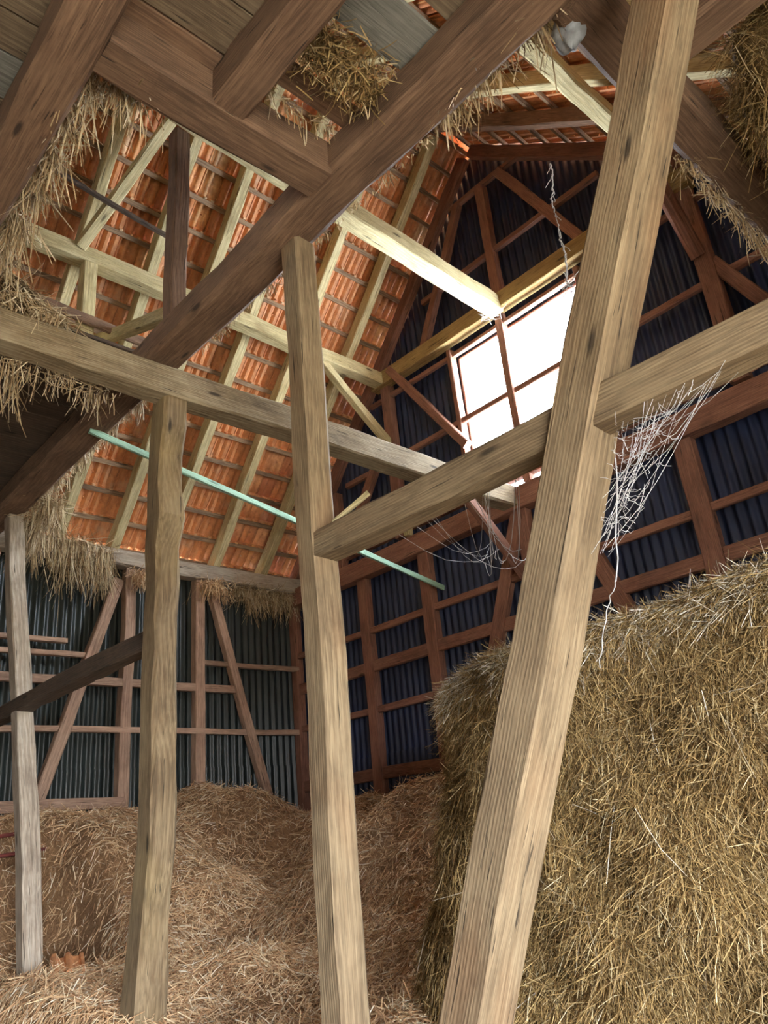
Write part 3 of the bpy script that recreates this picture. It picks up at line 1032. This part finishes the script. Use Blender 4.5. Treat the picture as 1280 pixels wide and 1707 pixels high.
# straw clump bulging out of the right loft
def clump(name, label, c, rad, n, mat, seed, wds=(.003, .007)):
    r = np.random.default_rng(seed)
    nu, nv = 26, 16
    U, Vv = np.meshgrid(np.linspace(0, 2 * np.pi, nu), np.linspace(.05, np.pi - .05, nv), indexing='ij')

    def f(u, v):
        k = 1 + .12 * np.sin(3 * u + 2 * v + seed) + .08 * np.sin(7 * u - 3 * v)
        return np.stack([c[0] + rad[0] * k * np.sin(v) * np.cos(u), c[1] + rad[1] * k * np.sin(v) * np.sin(u), c[2] + EYE + rad[2] * k * np.cos(v)], -1)
    BV = f(U, Vv).reshape(-1, 3)
    ii, jj = np.meshgrid(np.arange(nu - 1), np.arange(nv - 1), indexing='ij')
    b = (ii * nv + jj).ravel()
    BF = np.stack([b, b + nv, b + nv + 1, b + 1], 1)
    u = r.uniform(0, 2 * np.pi, n)
    v = np.arccos(r.uniform(-1, 1, n))
    p = f(u, v)
    d = r.normal(0, 1, (n, 3)) * (1, .8, .6) + (0, 0, -.7) + (p - (c[0], c[1], c[2] + EYE)) * .9
    V, F = ribbons(p, d, r.uniform(.06, .24, n), r.uniform(*wds, n), .2, .3, 2, seed)
    o = link(name, quads_mesh(name, np.vstack([BV, V]), np.vstack([BF, F + len(BV)]), [M['haybase'], mat], np.r_[np.zeros(len(BF)), np.ones(len(F))]))
    return tag(o, label, 'straw', kind='stuff')


clump('straw_clump', 'big shaggy straw clump bulging over the right loft trimmer', (3.88, .43, 3.42), (.58, .30, .42), 10000, M['hay'], 71, (.0015, .0042))
clump('straw_clump', 'pale straw clump heaped on the tie beam at the left hatch edge', (1.0, 4.5, 3.42), (.5, .2, .13), 2600, M['greystraw'], 73)


# ------------------------------------------------------------------ cobwebs
def web(name, label, strands, seed=1, r0=.0016):
    r = np.random.default_rng(seed)
    V, F = [], []
    for a, b_, sag, wd in strands:
        a, b_ = np.array(a, float), np.array(b_, float)
        n = 6
        d = b_ - a
        s = np.cross(d, (.3, .8, .2))
        s /= np.linalg.norm(s)
        s2 = np.cross(d, s)
        s2 /= np.linalg.norm(s2)
        k0 = len(V)
        for i in range(n + 1):
            t = i / n
            c = a + d * t
            c[2] += -sag * 4 * t * (1 - t) + EYE
            c = c + r.normal(0, .003, 3)
            for q_ in range(3):
                an = q_ * 2.094
                V.append(c + wd * (s * math.cos(an) + s2 * math.sin(an)))
        for i in range(n):
            for q_ in range(3):
                k = k0 + i * 3
                F.append((k + q_, k + (q_ + 1) % 3, k + 3 + (q_ + 1) % 3, k + 3 + q_))
    o = link(name, quads_mesh(name, np.array(V), np.array(F), [M['web']]))
    return tag(o, label, 'cobweb')


r = np.random.default_rng(91)
st = []
for i in range(26):
    t = r.random()
    a = (2.25 + r.uniform(-.04, .06), 1.10 - .42 * t, 1.235)
    u = r.random() ** 1.3
    b2 = (2.25 + r.uniform(-.04, .06), 1.06 + .22 * u + r.normal(0, .012), 1.18 - .42 * u)
    st.append((a, b2, r.uniform(.0, .06), r.uniform(.0004, .0011)))
for i in range(90):
    u, v = r.random() ** 1.5, r.random() ** 1.5
    a = (2.26 + r.uniform(-.04, .05), 1.10 - .3 * u * (1 - v) + .1 * v, 1.2 - .35 * v)
    b2 = (a[0] + r.normal(0, .02), a[1] + r.normal(0, .05), a[2] + r.normal(0, .05))
    st.append((a, b2, .006, r.uniform(.0004, .0011)))
st.append(((2.24, 1.13, 1.1), (2.27, 1.245, .70), .0, .003))
st.append(((2.27, 1.245, .70), (2.3, 1.32, .62), .0, .002))
st.append(((2.3, 1.32, .62), (2.35, 1.42, .45), .0, .002))
web('cobweb', 'white dusty cobweb in the corner under the rail and slanting strut', st, 93)
st = []
for i in range(16):
    t = r.random()
    st.append(((2.34, 1.6 + .75 * t, 1.24), (4.5 + r.uniform(-.3, .3), 3.35 + r.normal(0, .08), 1.88 + r.normal(0, .05)), r.uniform(.05, .22), r.uniform(.0008, .002)))
web('cobweb', 'sagging cobweb threads below the rail towards the lengthwise beam', st, 95)
st = []
p = np.array([3.0, 1.50, 3.25])
for i in range(9):
    q2 = p + (r.normal(0, .01), r.normal(.004, .015), -.085)
    st.append((tuple(p), tuple(q2), 0, r.uniform(.002, .006)))
    st.append((tuple(p), tuple(q2 + r.normal(0, .02, 3)), .01, .002))
    p = q2
for i in range(14):
    st.append((tuple(p), tuple(p + r.normal(0, .035, 3)), .0, .0025))
web('cobweb', 'knotted cobweb thread dangling in front of the gable window', st, 97)
st = []
for x_, a_, z0, z1 in ((0, (4.2, 2.05), 3.1, 2.2), (1, (4.4, 2.3), 2.9, 2.0)):
    st.append(((a_[0], a_[1], z0), (a_[0], a_[1] + .02, z1), 0, .0015))
    for i in range(8):
        zz = z1 + (z0 - z1) * r.random()
        st.append(((a_[0], a_[1], zz), (a_[0], a_[1] + r.normal(0, .08), zz + r.normal(0, .12)), .01, .0008))
web('cobweb', 'fine cobweb threads hanging behind the slanting strut above the rail', st, 99)
st = []
pe = np.array([5.95, 4.05, 5.22])
for i in range(26):
    st.append((tuple(pe + r.normal(0, .06, 3) * (1, 1, .6)), tuple(pe + r.normal(0, .07, 3) + (-.12, 0, -.08)), .04, r.uniform(.001, .003)))
web('cobweb', 'wispy cobweb at the end of the centre purlin above the window', st, 101)

# grey dusty web bag under the right loft corner
V, F = [], []
nu, nv = 20, 12
for i in range(nu):
    for j in range(nv):
        u, v = 2 * math.pi * i / nu, .04 + (math.pi - .08) * j / (nv - 1)
        k = 1 + .12 * math.sin(4 * u + 3 * v) + .07 * math.sin(9 * u)
        V.append((2.42 + .05 * k * math.sin(v) * math.cos(u), .985 + .075 * k * math.sin(v) * math.sin(u), 3.22 + EYE + .11 * k * math.cos(v)))
for i in range(nu):
    for j in range(nv - 1):
        a, b = i * nv + j, ((i + 1) % nu) * nv + j
        F.append((a, a + 1, b + 1, b))
o = link('dust_web', mesh_from('dust_web', V, F, M['dust'], smooth=True))
tag(o, 'grey dusty web pouch at the meeting of tie beam and right trimmer', 'cobweb')

# ------------------------------------------------------------------ things lying on the straw
m4 = Matrix.Translation(P(2.22, 5.70, -.655)) @ Matrix.Rotation(-.35, 4, 'Z') @ Matrix.Rotation(.10, 4, 'X') @ Matrix.Rotation(-.12, 4, 'Y') @ Matrix.Rotation(.12, 4, 'Y')
o = link('clay_roof_tile', tile_me, None, m4)
tag(o, 'orange clay roof tile lying on the straw at the foot of the slim leaning strut', 'roof tile')
for k, (a, b, lb) in enumerate((((1.9, 7.35, .22), (3.0, 7.45, .34), 'upper dark red painted board lying on the straw by the left wall'),
                                ((2.0, 7.15, .10), (3.05, 7.3, .16), 'lower dark red painted board lying on the straw by the left wall'))):
    thing('painted_board', lb, 'board', a, b, .12, .03, M['redpaint'], side=(0, 1, 0))
